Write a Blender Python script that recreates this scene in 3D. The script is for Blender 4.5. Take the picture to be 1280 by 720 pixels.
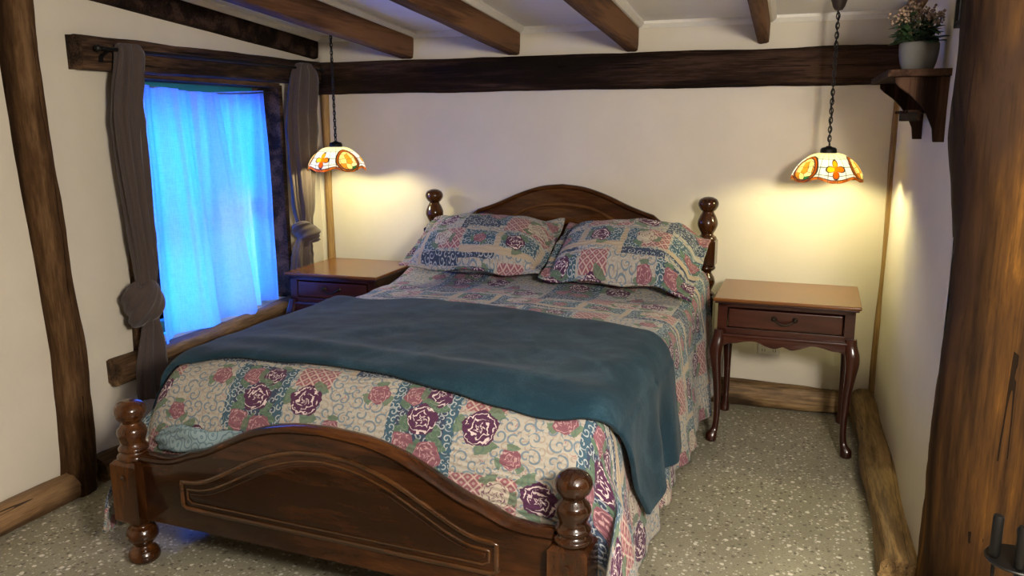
import bpy, bmesh, math, random
from math import sin, cos, pi, radians, sqrt, atan2, exp
from mathutils import Vector, Matrix, noise
random.seed(7)
scene = bpy.context.scene
col = scene.collection
for o in list(bpy.data.objects):
    bpy.data.objects.remove(o)

# ------------------------------------------------------------------ camera
F_PX = 1012.74
CAM = Vector((2.8441, -4.5104, 1.5267))
YAW, PITCH, ROLL = radians(19.0204), radians(11.4783), radians(-0.2811)
fwd = Vector((-sin(YAW)*cos(PITCH), cos(YAW)*cos(PITCH), -sin(PITCH)))
rgt = Vector((cos(YAW), sin(YAW), 0)); upv = rgt.cross(fwd)
R_ = cos(ROLL)*rgt + sin(ROLL)*upv
U_ = cos(ROLL)*upv - sin(ROLL)*rgt
cd = bpy.data.cameras.new('camera'); cam = bpy.data.objects.new('camera', cd); col.objects.link(cam)
cd.sensor_width = 36.0; cd.lens = F_PX*36.0/1280.0; cd.clip_start = 0.05
m3 = Matrix((R_, U_, -fwd)).transposed()
cam.matrix_world = Matrix.Translation(CAM) @ m3.to_4x4()
scene.camera = cam

# ------------------------------------------------------------------ view + world + lights
vs = scene.view_settings
vs.view_transform = 'Standard'; vs.look = 'None'; vs.gamma = 1.0; vs.use_curve_mapping = False
vs.exposure = 0.24
WORLD_STRENGTH = 15.0
CEIL_W = 320.0
BULB_STRENGTH = 410.0
w = bpy.data.worlds.new('evening_sky'); scene.world = w; w.use_nodes = True
nt = w.node_tree; nt.nodes.clear()
tc = nt.nodes.new('ShaderNodeTexCoord'); sx = nt.nodes.new('ShaderNodeSeparateXYZ')
rp = nt.nodes.new('ShaderNodeValToRGB'); bg = nt.nodes.new('ShaderNodeBackground'); ow = nt.nodes.new('ShaderNodeOutputWorld')
mr = nt.nodes.new('ShaderNodeMapRange'); mr.inputs[1].default_value = -1; mr.inputs[2].default_value = 1
nt.links.new(tc.outputs['Generated'], sx.inputs[0]); nt.links.new(sx.outputs[2], mr.inputs[0]); nt.links.new(mr.outputs[0], rp.inputs[0])
nt.links.new(rp.outputs[0], bg.inputs[0]); nt.links.new(bg.outputs[0], ow.inputs[0])
e = rp.color_ramp.elements
e[0].position = 0.30; e[0].color = (0.006, 0.075, 0.70, 1)
e[1].position = 0.75; e[1].color = (0.004, 0.185, 1.0, 1)
sr = nt.nodes.new('ShaderNodeMapRange'); sr.interpolation_type = 'SMOOTHSTEP'
sr.inputs[1].default_value = -.75; sr.inputs[2].default_value = .75; sr.inputs[3].default_value = WORLD_STRENGTH*.35; sr.inputs[4].default_value = WORLD_STRENGTH*1.9
nt.links.new(sx.outputs[1], sr.inputs[0]); nt.links.new(sr.outputs[0], bg.inputs[1])

def light(name, typ, loc, energy, color, **kw):
    d = bpy.data.lights.new(name, typ); d.energy = energy; d.color = color
    for k, v in kw.items(): setattr(d, k, v)
    o = bpy.data.objects.new(name, d); col.objects.link(o); o.location = loc
    return o
light('ceiling_lamp_light', 'POINT', (3.58, -4.15, 1.78), CEIL_W, (1.0, 0.91, 0.79), shadow_soft_size=0.20)
pw = light('window_daylight_portal', 'AREA', (-0.36, -0.95, 1.14), 1.0, (1, 1, 1), shape='RECTANGLE', size=1.3, size_y=1.4)
pw.rotation_euler = (0, radians(-90), 0)
pw.data.cycles.is_portal = True

# ------------------------------------------------------------------ object helpers
def tag(o, label=None, cat=None, group=None, kind=None):
    if label: o['label'] = label
    if cat: o['category'] = cat
    if group: o['group'] = group
    if kind: o['kind'] = kind
    return o
def thing(name, label, cat, loc=(0, 0, 0), rz=0.0, group=None):
    o = bpy.data.objects.new(name, None); o.empty_display_size = 0.1
    col.objects.link(o); o.location = loc; o.rotation_euler = (0, 0, rz)
    return tag(o, label, cat, group)
def copy_tree(o, parent=None):
    c = o.copy(); col.objects.link(c)
    if parent: c.parent = parent
    for ch in list(o.children): copy_tree(ch, c)
    return c
class MB:
    def __init__(s): s.v = []; s.f = []; s.uv = {}
    def add(s, vs_, fs_, uvs=None):
        b = len(s.v); s.v += [tuple(x) for x in vs_]
        for i, f in enumerate(fs_):
            if uvs: s.uv[len(s.f)] = [uvs[k] for k in f]
            s.f.append([b+k for k in f])
        return s
    def box(s, a, b):
        x0, y0, z0 = a; x1, y1, z1 = b
        return s.add([(x0,y0,z0),(x1,y0,z0),(x1,y1,z0),(x0,y1,z0),(x0,y0,z1),(x1,y0,z1),(x1,y1,z1),(x0,y1,z1)],
                     [(0,3,2,1),(4,5,6,7),(0,1,5,4),(1,2,6,5),(2,3,7,6),(3,0,4,7)])
    def lathe(s, prof, c=(0, 0, 0), n=28, mod=None):
        vs_ = []; fs_ = []; m = len(prof)
        for i in range(n):
            a = 2*pi*i/n
            for r, z in prof:
                k = mod(a, r, z) if mod else (r, z)
                vs_.append((c[0]+k[0]*cos(a), c[1]+k[0]*sin(a), c[2]+k[1]))
        for i in range(n):
            j = (i+1) % n
            for q in range(m-1):
                fs_.append((i*m+q, j*m+q, j*m+q+1, i*m+q+1))
        if prof[0][0] > 1e-5: fs_.append(tuple(reversed([i*m for i in range(n)])))
        if prof[-1][0] > 1e-5: fs_.append(tuple(i*m+m-1 for i in range(n)))
        return s.add(vs_, fs_)
    def tube(s, path, rad, n=10, closed=False, sect=None, up=None):
        P = [Vector(q) for q in path]; N = len(P); rings = []
        if not callable(rad): rr = rad; rad = lambda i: rr
        ref = Vector(up) if up else Vector((0, 0, 1))
        for i in range(N):
            if closed: t = (P[(i+1) % N]-P[i-1])
            else: t = P[min(i+1, N-1)]-P[max(i-1, 0)]
            t.normalize()
            r0 = ref if abs(t.dot(ref)) < 0.95 else Vector((1, 0, 0)) if abs(t.x) < .9 else Vector((0, 1, 0))
            a = t.cross(r0).normalized(); b = a.cross(t).normalized()
            R = rad(i); ra, rb = R if isinstance(R, (tuple, list)) else (R, R)
            ring = []
            for k in range(n):
                th = 2*pi*k/n
                ca, sb = (sect(th, i) if sect else (cos(th), sin(th)))
                ring.append(P[i]+a*ca*ra+b*sb*rb)
            rings.append(ring)
        vs_ = [q for r in rings for q in r]; fs_ = []
        for i in range(N if closed else N-1):
            j = (i+1) % N
            for k in range(n):
                l = (k+1) % n
                fs_.append((i*n+k, i*n+l, j*n+l, j*n+k))
        if not closed:
            fs_.append(tuple(reversed(range(n)))); fs_.append(tuple((N-1)*n+k for k in range(n)))
        return s.add(vs_, fs_)
    def prism(s, poly, y0, y1, plane='xz'):
        n = len(poly)
        if plane == 'xz': f = lambda q, h: (q[0], h, q[1])
        elif plane == 'xy': f = lambda q, h: (q[0], q[1], h)
        else: f = lambda q, h: (h, q[0], q[1])
        vs_ = [f(q, y0) for q in poly]+[f(q, y1) for q in poly]
        fs_ = [tuple(range(n)), tuple(range(2*n-1, n-1, -1))]+[(i, i+n, (i+1) % n+n, (i+1) % n) for i in range(n)]
        return s.add(vs_, fs_)
    def grid(s, fn, nu, nv, uvfn=None):
        vs_ = []; uvs = []
        for i in range(nu+1):
            for j in range(nv+1):
                vs_.append(fn(i/nu, j/nv)); uvs.append(uvfn(i/nu, j/nv) if uvfn else (i/nu, j/nv))
        fs_ = [(i*(nv+1)+j, (i+1)*(nv+1)+j, (i+1)*(nv+1)+j+1, i*(nv+1)+j+1) for i in range(nu) for j in range(nv)]
        return s.add(vs_, fs_, uvs)
    def build(s, name, mat, parent=None, smooth=True, bevel=0, seg=2, subd=0, solid=0, offset=0, recenter=False, fix=True, angle=40):
        me = bpy.data.meshes.new(name)
        vv = s.v; org = Vector((0, 0, 0))
        if recenter:
            lo = [min(q[i] for q in vv) for i in range(3)]; hi = [max(q[i] for q in vv) for i in range(3)]
            org = Vector(((lo[0]+hi[0])/2, (lo[1]+hi[1])/2, lo[2]))
            vv = [(q[0]-org.x, q[1]-org.y, q[2]-org.z) for q in vv]
        me.from_pydata([tuple(q) for q in vv], [], s.f)
        if s.uv:
            ul = me.uv_layers.new(name='UVMap')
            for p_ in me.polygons:
                if p_.index in s.uv:
                    for li, q in zip(p_.loop_indices, s.uv[p_.index]): ul.data[li].uv = q
        if fix:
            bm = bmesh.new(); bm.from_mesh(me); bmesh.ops.recalc_face_normals(bm, faces=bm.faces); bm.to_mesh(me); bm.free()
        o = bpy.data.objects.new(name, me); col.objects.link(o); o.location = org
        if parent: o.parent = parent
        me.materials.append(mat)
        if bevel:
            b = o.modifiers.new('bevel', 'BEVEL'); b.width = bevel; b.segments = seg; b.limit_method = 'ANGLE'; b.angle_limit = radians(35)
        if solid:
            q = o.modifiers.new('solid', 'SOLIDIFY'); q.thickness = solid; q.offset = offset
        if subd:
            q = o.modifiers.new('subd', 'SUBSURF'); q.levels = subd; q.render_levels = subd
        if smooth:
            for p_ in me.polygons: p_.use_smooth = True
            if angle:
                es = o.modifiers.new('sharp', 'EDGE_SPLIT'); es.split_angle = radians(angle)
        return o
def fbm(x, y, z, sc=1.0, oc=3):
    return noise.fractal(Vector((x*sc, y*sc, z*sc)), 1.0, 2.0, oc)
def lerp(a, b, t): return a+(b-a)*t
def sstep(a, b, x):
    t = max(0.0, min(1.0, (x-a)/(b-a))); return t*t*(3-2*t)
def interp(pts, x):
    if x <= pts[0][0]: return pts[0][1]
    for (a, b), (c, d) in zip(pts, pts[1:]):
        if x <= c: return lerp(b, d, (x-a)/(c-a))
    return pts[-1][1]
def sinterp(pts, x):
    # Catmull-Rom through the points
    n = len(pts)
    if x <= pts[0][0]: return pts[0][1]
    if x >= pts[-1][0]: return pts[-1][1]
    for i in range(n-1):
        if x <= pts[i+1][0]:
            x0, y0 = pts[i]; x1, y1 = pts[i+1]; h = x1-x0; t = (x-x0)/h
            m0 = (y1-pts[i-1][1])/(x1-pts[i-1][0])*h if i > 0 else (y1-y0)
            m1 = (pts[i+2][1]-y0)/(pts[i+2][0]-x0)*h if i < n-2 else (y1-y0)
            return (2*t**3-3*t*t+1)*y0+(t**3-2*t*t+t)*m0+(-2*t**3+3*t*t)*y1+(t**3-t*t)*m1

# ------------------------------------------------------------------ shader helpers
class S:                                   # a node socket with arithmetic
    def __init__(s, nt, k): s.nt = nt; s.k = k
    def _m(s, op, *a, clamp=False):
        n = s.nt.nodes.new('ShaderNodeMath'); n.operation = op; n.use_clamp = clamp
        for i, q in enumerate(a):
            if isinstance(q, S): s.nt.links.new(q.k, n.inputs[i])
            else: n.inputs[i].default_value = q
        return S(s.nt, n.outputs[0])
    def __add__(s, o): return s._m('ADD', s, o)
    __radd__ = __add__
    def __sub__(s, o): return s._m('SUBTRACT', s, o)
    def __rsub__(s, o): return s._m('SUBTRACT', o, s)
    def __mul__(s, o): return s._m('MULTIPLY', s, o)
    __rmul__ = __mul__
    def __truediv__(s, o): return s._m('DIVIDE', s, o)
    def sin(s): return s._m('SINE', s)
    def cos(s): return s._m('COSINE', s)
    def abs(s): return s._m('ABSOLUTE', s)
    def sqrt(s): return s._m('SQRT', s)
    def atan2(s, o): return s._m('ARCTAN2', s, o)
    def mod(s, m): return s._m('FLOORED_MODULO', s, m)
    def lt(s, o): return s._m('LESS_THAN', s, o)
    def gt(s, o): return s._m('GREATER_THAN', s, o)
    def min(s, o): return s._m('MINIMUM', s, o)
    def max(s, o): return s._m('MAXIMUM', s, o)
    def clamp(s): return s._m('ADD', s, 0.0, clamp=True)
    def step(s, a, b):
        n = s.nt.nodes.new('ShaderNodeMapRange'); n.interpolation_type = 'SMOOTHSTEP'
        s.nt.links.new(s.k, n.inputs[0]); n.inputs[1].default_value = a; n.inputs[2].default_value = b
        return S(s.nt, n.outputs[0])
class Mat:
    def __init__(s, name):
        s.m = bpy.data.materials.new(name); s.m.use_nodes = True; s.nt = s.m.node_tree
        s.b = s.nt.nodes['Principled BSDF']; s.out = s.nt.nodes['Material Output']
        s.tc = s.nt.nodes.new('ShaderNodeTexCoord')
    def link(s, a, b): s.nt.links.new(a.k if isinstance(a, S) else a, b)
    def coord(s, which='Object', scale=(1, 1, 1), rot=(0, 0, 0)):
        n = s.nt.nodes.new('ShaderNodeMapping'); n.inputs['Scale'].default_value = scale; n.inputs['Rotation'].default_value = rot
        s.link(s.tc.outputs[which], n.inputs[0]); return n.outputs[0]
    def xyz(s, vec):
        n = s.nt.nodes.new('ShaderNodeSeparateXYZ'); s.link(vec, n.inputs[0]); return [S(s.nt, q) for q in n.outputs]
    def comb(s, x, y, z=0.0):
        n = s.nt.nodes.new('ShaderNodeCombineXYZ')
        for i, q in enumerate((x, y, z)):
            if isinstance(q, S): s.link(q, n.inputs[i])
            else: n.inputs[i].default_value = q
        return n.outputs[0]
    def noise(s, vec, scale, detail=3, rough=.55, dist=0.0):
        n = s.nt.nodes.new('ShaderNodeTexNoise'); n.inputs['Scale'].default_value = scale; n.inputs['Detail'].default_value = detail
        n.inputs['Roughness'].default_value = rough; n.inputs['Distortion'].default_value = dist
        s.link(vec, n.inputs['Vector']); return S(s.nt, n.outputs[0])
    def voro(s, vec, scale, feature='F1', dim='3D', rnd=1.0):
        n = s.nt.nodes.new('ShaderNodeTexVoronoi'); n.voronoi_dimensions = dim; n.feature = feature
        n.inputs['Scale'].default_value = scale; n.inputs['Randomness'].default_value = rnd
        s.link(vec, n.inputs['Vector']); return n
    def ramp(s, fac, stops, mode='LINEAR'):
        n = s.nt.nodes.new('ShaderNodeValToRGB'); cr = n.color_ramp; cr.interpolation = mode
        while len(cr.elements) < len(stops): cr.elements.new(0.5)
        for e_, (p_, c) in zip(cr.elements, stops):
            e_.position = p_; e_.color = (*c, 1) if len(c) == 3 else c
        s.link(fac, n.inputs[0]); return n.outputs[0]
    def mix(s, fac, a, b, mode='MIX'):
        n = s.nt.nodes.new('ShaderNodeMix'); n.data_type = 'RGBA'; n.blend_type = mode
        for q, i in ((fac, 0), (a, 6), (b, 7)):
            if isinstance(q, (int, float)): n.inputs[i].default_value = q
            elif isinstance(q, tuple): n.inputs[i].default_value = (*q, 1)
            else: s.link(q, n.inputs[i])
        return n.outputs[2]
    def bump(s, h, strength=.3, dist=.01):
        n = s.nt.nodes.new('ShaderNodeBump'); n.inputs['Strength'].default_value = strength; n.inputs['Distance'].default_value = dist
        s.link(h, n.inputs['Height']); s.link(n.outputs[0], s.b.inputs['Normal']); return n
    def set(s, **k):
        names = dict(color='Base Color', rough='Roughness', metal='Metallic', coat='Coat Weight', coat_rough='Coat Roughness', spec='Specular IOR Level', sheen='Sheen Weight', sheen_rough='Sheen Roughness', emit='Emission Color', emit_s='Emission Strength', trans='Transmission Weight', ior='IOR', sss='Subsurface Weight')
        for a, v in k.items():
            i = s.b.inputs[names[a]]
            if isinstance(v, (int, float)): i.default_value = v
            elif isinstance(v, tuple): i.default_value = (*v, 1)
            else: s.link(v, i)
        return s

def plain(name, c, rough=.5, metal=0, **k):
    m = Mat(name); n = m.noise(m.coord(), 40, 3)
    m.set(color=m.mix(n, tuple(q*.88 for q in c), tuple(min(1, q*1.1) for q in c)), rough=rough, metal=metal, **k); return m.m
def wood(name, stops, axis='z', grain=26, stretch=.06, rough=.35, coat=0.0, coat_rough=.1, bump=.15, blotch=None, warp=.6, spec=.22, crack=0.0):
    m = Mat(name)
    sc = [1, 1, 1]; sc['xyz'.index(axis)] = stretch
    v = m.coord(scale=tuple(sc))
    big = m.noise(v, grain*.28, 3, .5, warp); fine = m.noise(v, grain*3.2, 4, .65)
    f = big*.68+fine*.32
    c = m.ramp(f.step(.30, .70), stops)
    if blotch:
        b = m.noise(m.coord(scale=tuple(.35 if q == stretch else 1 for q in sc)), blotch[1], 4, .6)
        c = m.mix(b.step(blotch[2], blotch[3]), c, blotch[0])
    h = f
    if crack:
        s2 = [1, 1, 1]; s2['xyz'.index(axis)] = stretch*.14
        cn = m.noise(m.coord(scale=tuple(s2)), grain*.55, 3, .5)
        gate = m.noise(m.coord(), 3.0, 2)
        cr = (cn-.5).abs().lt(.005)*gate.gt(.46)
        fib = m.noise(m.coord(scale=tuple(s2)), grain*7, 3, .7)
        c = m.mix((fib-.5).abs().step(.02, .2)*.35, c, tuple(q*.45 for q in stops[0][1]))
        c = m.mix(cr*crack, c, tuple(q*.3 for q in stops[0][1])); h = f+fib*.3-cr*.8
    m.set(color=c, rough=rough, coat=coat, coat_rough=coat_rough, spec=spec)
    if bump: m.bump(h, bump, .004)
    return m.m

def plaster(name, c):
    m = Mat(name); v = m.coord()
    a = m.noise(v, 2.2, 4, .6); b = m.noise(v, 60, 3); d = m.noise(v, 9, 4, .6)
    m.set(color=m.mix(a.step(.35, .75), tuple(q*.93 for q in c), c), rough=.85, spec=.25)
    m.bump(a*.7+d*.35+b*.06, .25, .02); return m.m
M_wall = plaster('cream_plaster', (.66, .60, .485))
M_ceil = plaster('white_ceiling_board', (.86, .855, .85))
M_brickd = plaster('dark_brown_render', (.12, .085, .06))
M_trim = plain('white_painted_trim', (.72, .69, .62), .5)

def terrazzo():
    m = Mat('polished_aggregate_concrete'); v = m.coord()
    base = m.ramp(m.noise(v, 3.5, 5, .6), [(.3, (.205, .19, .133)), (.7, (.265, .245, .178))])
    grit = m.noise(v, 130, 2); base = m.mix(grit.step(.56, .68), base, (.15, .13, .10))
    for sc, lo, c1, c2 in ((95, .40, (.17, .15, .115), (.50, .47, .40)), (52, .34, (.09, .075, .055), (.56, .53, .46)), (30, .24, (.62, .59, .52), (.12, .10, .075))):
        wv = m.nt.nodes.new('ShaderNodeVectorMath'); wv.operation = 'ADD'
        nn = m.nt.nodes.new('ShaderNodeTexNoise'); nn.inputs['Scale'].default_value = sc*1.6; m.link(v, nn.inputs['Vector'])
        sv = m.nt.nodes.new('ShaderNodeVectorMath'); sv.operation = 'SCALE'; sv.inputs['Scale'].default_value = .5/sc
        m.link(nn.outputs['Color'], sv.inputs[0]); m.link(v, wv.inputs[0]); m.link(sv.outputs[0], wv.inputs[1])
        vo = m.voro(wv.outputs[0], sc); d = S(m.nt, vo.outputs['Distance'])
        cs = m.xyz(vo.outputs['Color'])
        stone = m.mix(cs[1].gt(.6), c1, c2)
        mask = d.lt(lo)*cs[0].gt(.60)
        base = m.mix(mask*.95, base, stone)
    m.set(color=base, rough=.32, spec=.45); m.bump(m.noise(v, 18, 3), .03, .01); return m.m
M_floor = terrazzo()

M_dark = wood('dark_hewn_timber', [(.25, (.008, .0045, .003)), (.55, (.024, .0125, .008)), (.8, (.052, .029, .019))], 'x', 30, .08, .85, bump=.6, spec=.08, crack=.85)
M_lint = wood('rough_lintel_timber', [(.25, (.014, .008, .005)), (.5, (.05, .027, .015)), (.8, (.12, .066, .036))], 'y', 30, .08, .75, bump=.7, spec=.15, crack=.85)
M_raft = wood('stained_rafter_timber', [(.25, (.045, .02, .009)), (.55, (.10, .046, .02)), (.8, (.165, .08, .036))], 'y', 22, .05, .7, bump=.3, spec=.15)
M_postL = wood('weathered_brown_timber', [(.15, (.026, .013, .006)), (.5, (.078, .041, .018)), (.9, (.17, .098, .046))], 'z', 15, .15, .85, spec=.06, bump=.6, blotch=((.022, .011, .006), 3.2, .55, .72), crack=.85)
M_postR = wood('golden_brown_timber', [(.10, (.012, .0055, .0025)), (.42, (.040, .018, .0055)), (.72, (.080, .035, .008)), (.95, (.20, .088, .014))], 'z', 12, .10, .75, spec=.10, bump=.5, blotch=((.030, .015, .008), 3.5, .46, .66), crack=.85)
M_log = wood('pale_split_log', [(.15, (.08, .045, .016)), (.5, (.24, .15, .058)), (.85, (.42, .28, .12))], 'y', 20, .10, .55, bump=.6, blotch=((.05, .028, .013), 4.5, .62, .8), crack=.85)
M_logx = wood('pale_split_log_across', [(.2, (.05, .027, .011)), (.5, (.19, .115, .05)), (.8, (.34, .22, .10))], 'x', 20, .10, .55, bump=.6, blotch=((.035, .02, .011), 4.5, .6, .75), crack=.85)
M_strip = wood('honey_corner_timber', [(.2, (.14, .075, .025)), (.55, (.30, .18, .065)), (.85, (.42, .27, .11))], 'z', 24, .06, .55, bump=.3)
M_sill = wood('brown_sill_log', [(.15, (.03, .015, .007)), (.5, (.105, .057, .025)), (.85, (.23, .135, .062))], 'y', 22, .10, .55, bump=.6, blotch=((.03, .015, .008), 5.0, .58, .74), crack=.85)
BEDST = [(.15, (.014, .0045, .0012)), (.5, (.038, .012, .003)), (.85, (.088, .031, .0065))]
M_bed = wood('polished_mahogany', BEDST, 'x', 11, .16, .24, spec=.12, coat=.35, coat_rough=.10, bump=.03, warp=1.2)
M_bedm = wood('polished_mahogany_highlit_moulding', [(.15, (.03, .011, .0025)), (.5, (.068, .025, .006)), (.85, (.12, .048, .011))], 'x', 11, .16, .2, coat=.7, coat_rough=.06, bump=.02)  # bed wood lightened, the golden highlight on the moulding is in its colour
M_bedz = wood('polished_mahogany_upright', BEDST, 'z', 11, .16, .22, coat=.5, coat_rough=.06, bump=.03, warp=1.2)
NSST_SHADED = [(.22, (.022, .0045, .0022)), (.5, (.038, .0085, .004)), (.8, (.060, .015, .0065))]  # mahogany darkened, shade on the nightstand front is put into the colour
M_ns = wood('red_mahogany_shaded', NSST_SHADED, 'x', 13, .12, .28, coat=.5, coat_rough=.12, bump=.02)
M_nsz = wood('red_mahogany_shaded_upright', [(a, tuple(q*.75 for q in c)) for a, c in NSST_SHADED], 'z', 13, .12, .28, coat=.5, coat_rough=.12, bump=.02)
M_nstop = wood('red_mahogany_lit_top', [(.22, (.125, .045, .010)), (.5, (.17, .062, .014)), (.8, (.215, .085, .022))], 'x', 13, .10, .25, spec=.15, coat=.35, coat_rough=.1, bump=.01)  # same wood in a lighter copy, lamp light on the top painted in
M_shelf = wood('dark_oak_shelf', [(.25, (.012, .006, .004)), (.55, (.032, .016, .01)), (.8, (.06, .032, .02))], 'z', 30, .06, .85, bump=.2, spec=.05)
M_shelfy = wood('dark_oak_shelf_along', [(.25, (.012, .006, .004)), (.55, (.032, .016, .01)), (.8, (.06, .032, .02))], 'y', 30, .06, .8, bump=.2, spec=.05)
M_black = plain('black_metal', (.012, .011, .010), .45, .6)
M_brown = plain('brown_lamp_rose', (.035, .022, .016), .45, .2)
M_brass = plain('dark_antique_brass', (.03, .02, .012), .4, .8)
M_steel = plain('brushed_steel', (.55, .54, .52), .3, 1.0)
M_teal = plain('teal_painted_frame', (.02, .21, .20), .5)
M_outl = plain('white_plastic', (.72, .69, .60), .4)
M_tag = plain('white_care_label', (.72, .72, .72), .6)
M_pot = plain('grey_stoneware', (.125, .12, .108), .8)
M_soil = plain('dark_soil', (.03, .022, .015), .95)
M_leaf = plain('dark_green_leaf', (.035, .075, .025), .5)
M_flower = plain('dusty_pink_blossom', (.235, .155, .10), .8)
M_stem = plain('green_brown_stem', (.06, .06, .025), .7)

def throw_mat():
    m = Mat('teal_fleece'); v = m.coord()
    a = m.noise(v, 5, 4, .6, 1.0); b = m.noise(v, 190, 2)
    f = a*.75+b*.25
    m.set(color=m.ramp(f, [(.3, (.008, .023, .035)), (.52, (.0125, .035, .053)), (.72, (.028, .062, .085))]), rough=.95, sheen=.06, sheen_rough=.5, spec=.03)
    m.bump(b, .4, .003); return m.m
M_throw = throw_mat()
def curtain_mat(name, c):
    m = Mat(name); v = m.coord()
    wv = m.noise(m.coord(scale=(60, 60, 8)), 4, 2); wh = m.noise(m.coord(scale=(8, 8, 70)), 4, 2)
    m.set(color=m.mix(wv*.5+wh*.5, tuple(q*.8 for q in c), tuple(q*1.2 for q in c)), rough=.9, sheen=.2, spec=.1)
    m.bump(wv+wh, .2, .002); return m.m
M_curt = curtain_mat('taupe_linen', (.070, .052, .047))
def sheer_mat():
    m = Mat('white_sheer_voile'); nt_ = m.nt
    th = m.noise(m.coord(scale=(5, 5, 90)), 5, 2); tv = m.noise(m.coord(scale=(60, 60, 4)), 5, 2)
    tr = nt_.nodes.new('ShaderNodeBsdfTranslucent'); tr.inputs[0].default_value = (.85, .86, .9, 1)
    df = nt_.nodes.new('ShaderNodeBsdfDiffuse'); df.inputs[0].default_value = (.75, .74, .74, 1)
    tp = nt_.nodes.new('ShaderNodeBsdfTransparent'); tp.inputs[0].default_value = (1, 1, 1, 1)
    a = nt_.nodes.new('ShaderNodeMixShader'); a.inputs[0].default_value = .12
    m.link(tr.outputs[0], a.inputs[1]); m.link(df.outputs[0], a.inputs[2])
    b = nt_.nodes.new('ShaderNodeMixShader')
    m.link((th*.35+tv*.35).step(.25, .5)*.22+.04, b.inputs[0])
    m.link(a.outputs[0], b.inputs[1]); m.link(tp.outputs[0], b.inputs[2]); m.link(b.outputs[0], m.out.inputs[0])
    return m.m
M_sheer = sheer_mat()
def glass_mat():
    m = Mat('window_glass'); nt_ = m.nt
    g = nt_.nodes.new('ShaderNodeBsdfGlossy'); g.inputs['Roughness'].default_value = .02
    t = nt_.nodes.new('ShaderNodeBsdfTransparent'); t.inputs[0].default_value = (.95, .97, .98, 1)
    x = nt_.nodes.new('ShaderNodeMixShader'); fr = nt_.nodes.new('ShaderNodeFresnel'); fr.inputs[0].default_value = 1.45
    m.link(fr.outputs[0], x.inputs[0]); m.link(t.outputs[0], x.inputs[1]); m.link(g.outputs[0], x.inputs[2]); m.link(x.outputs[0], m.out.inputs[0])
    return m.m
M_glass = glass_mat()

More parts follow.
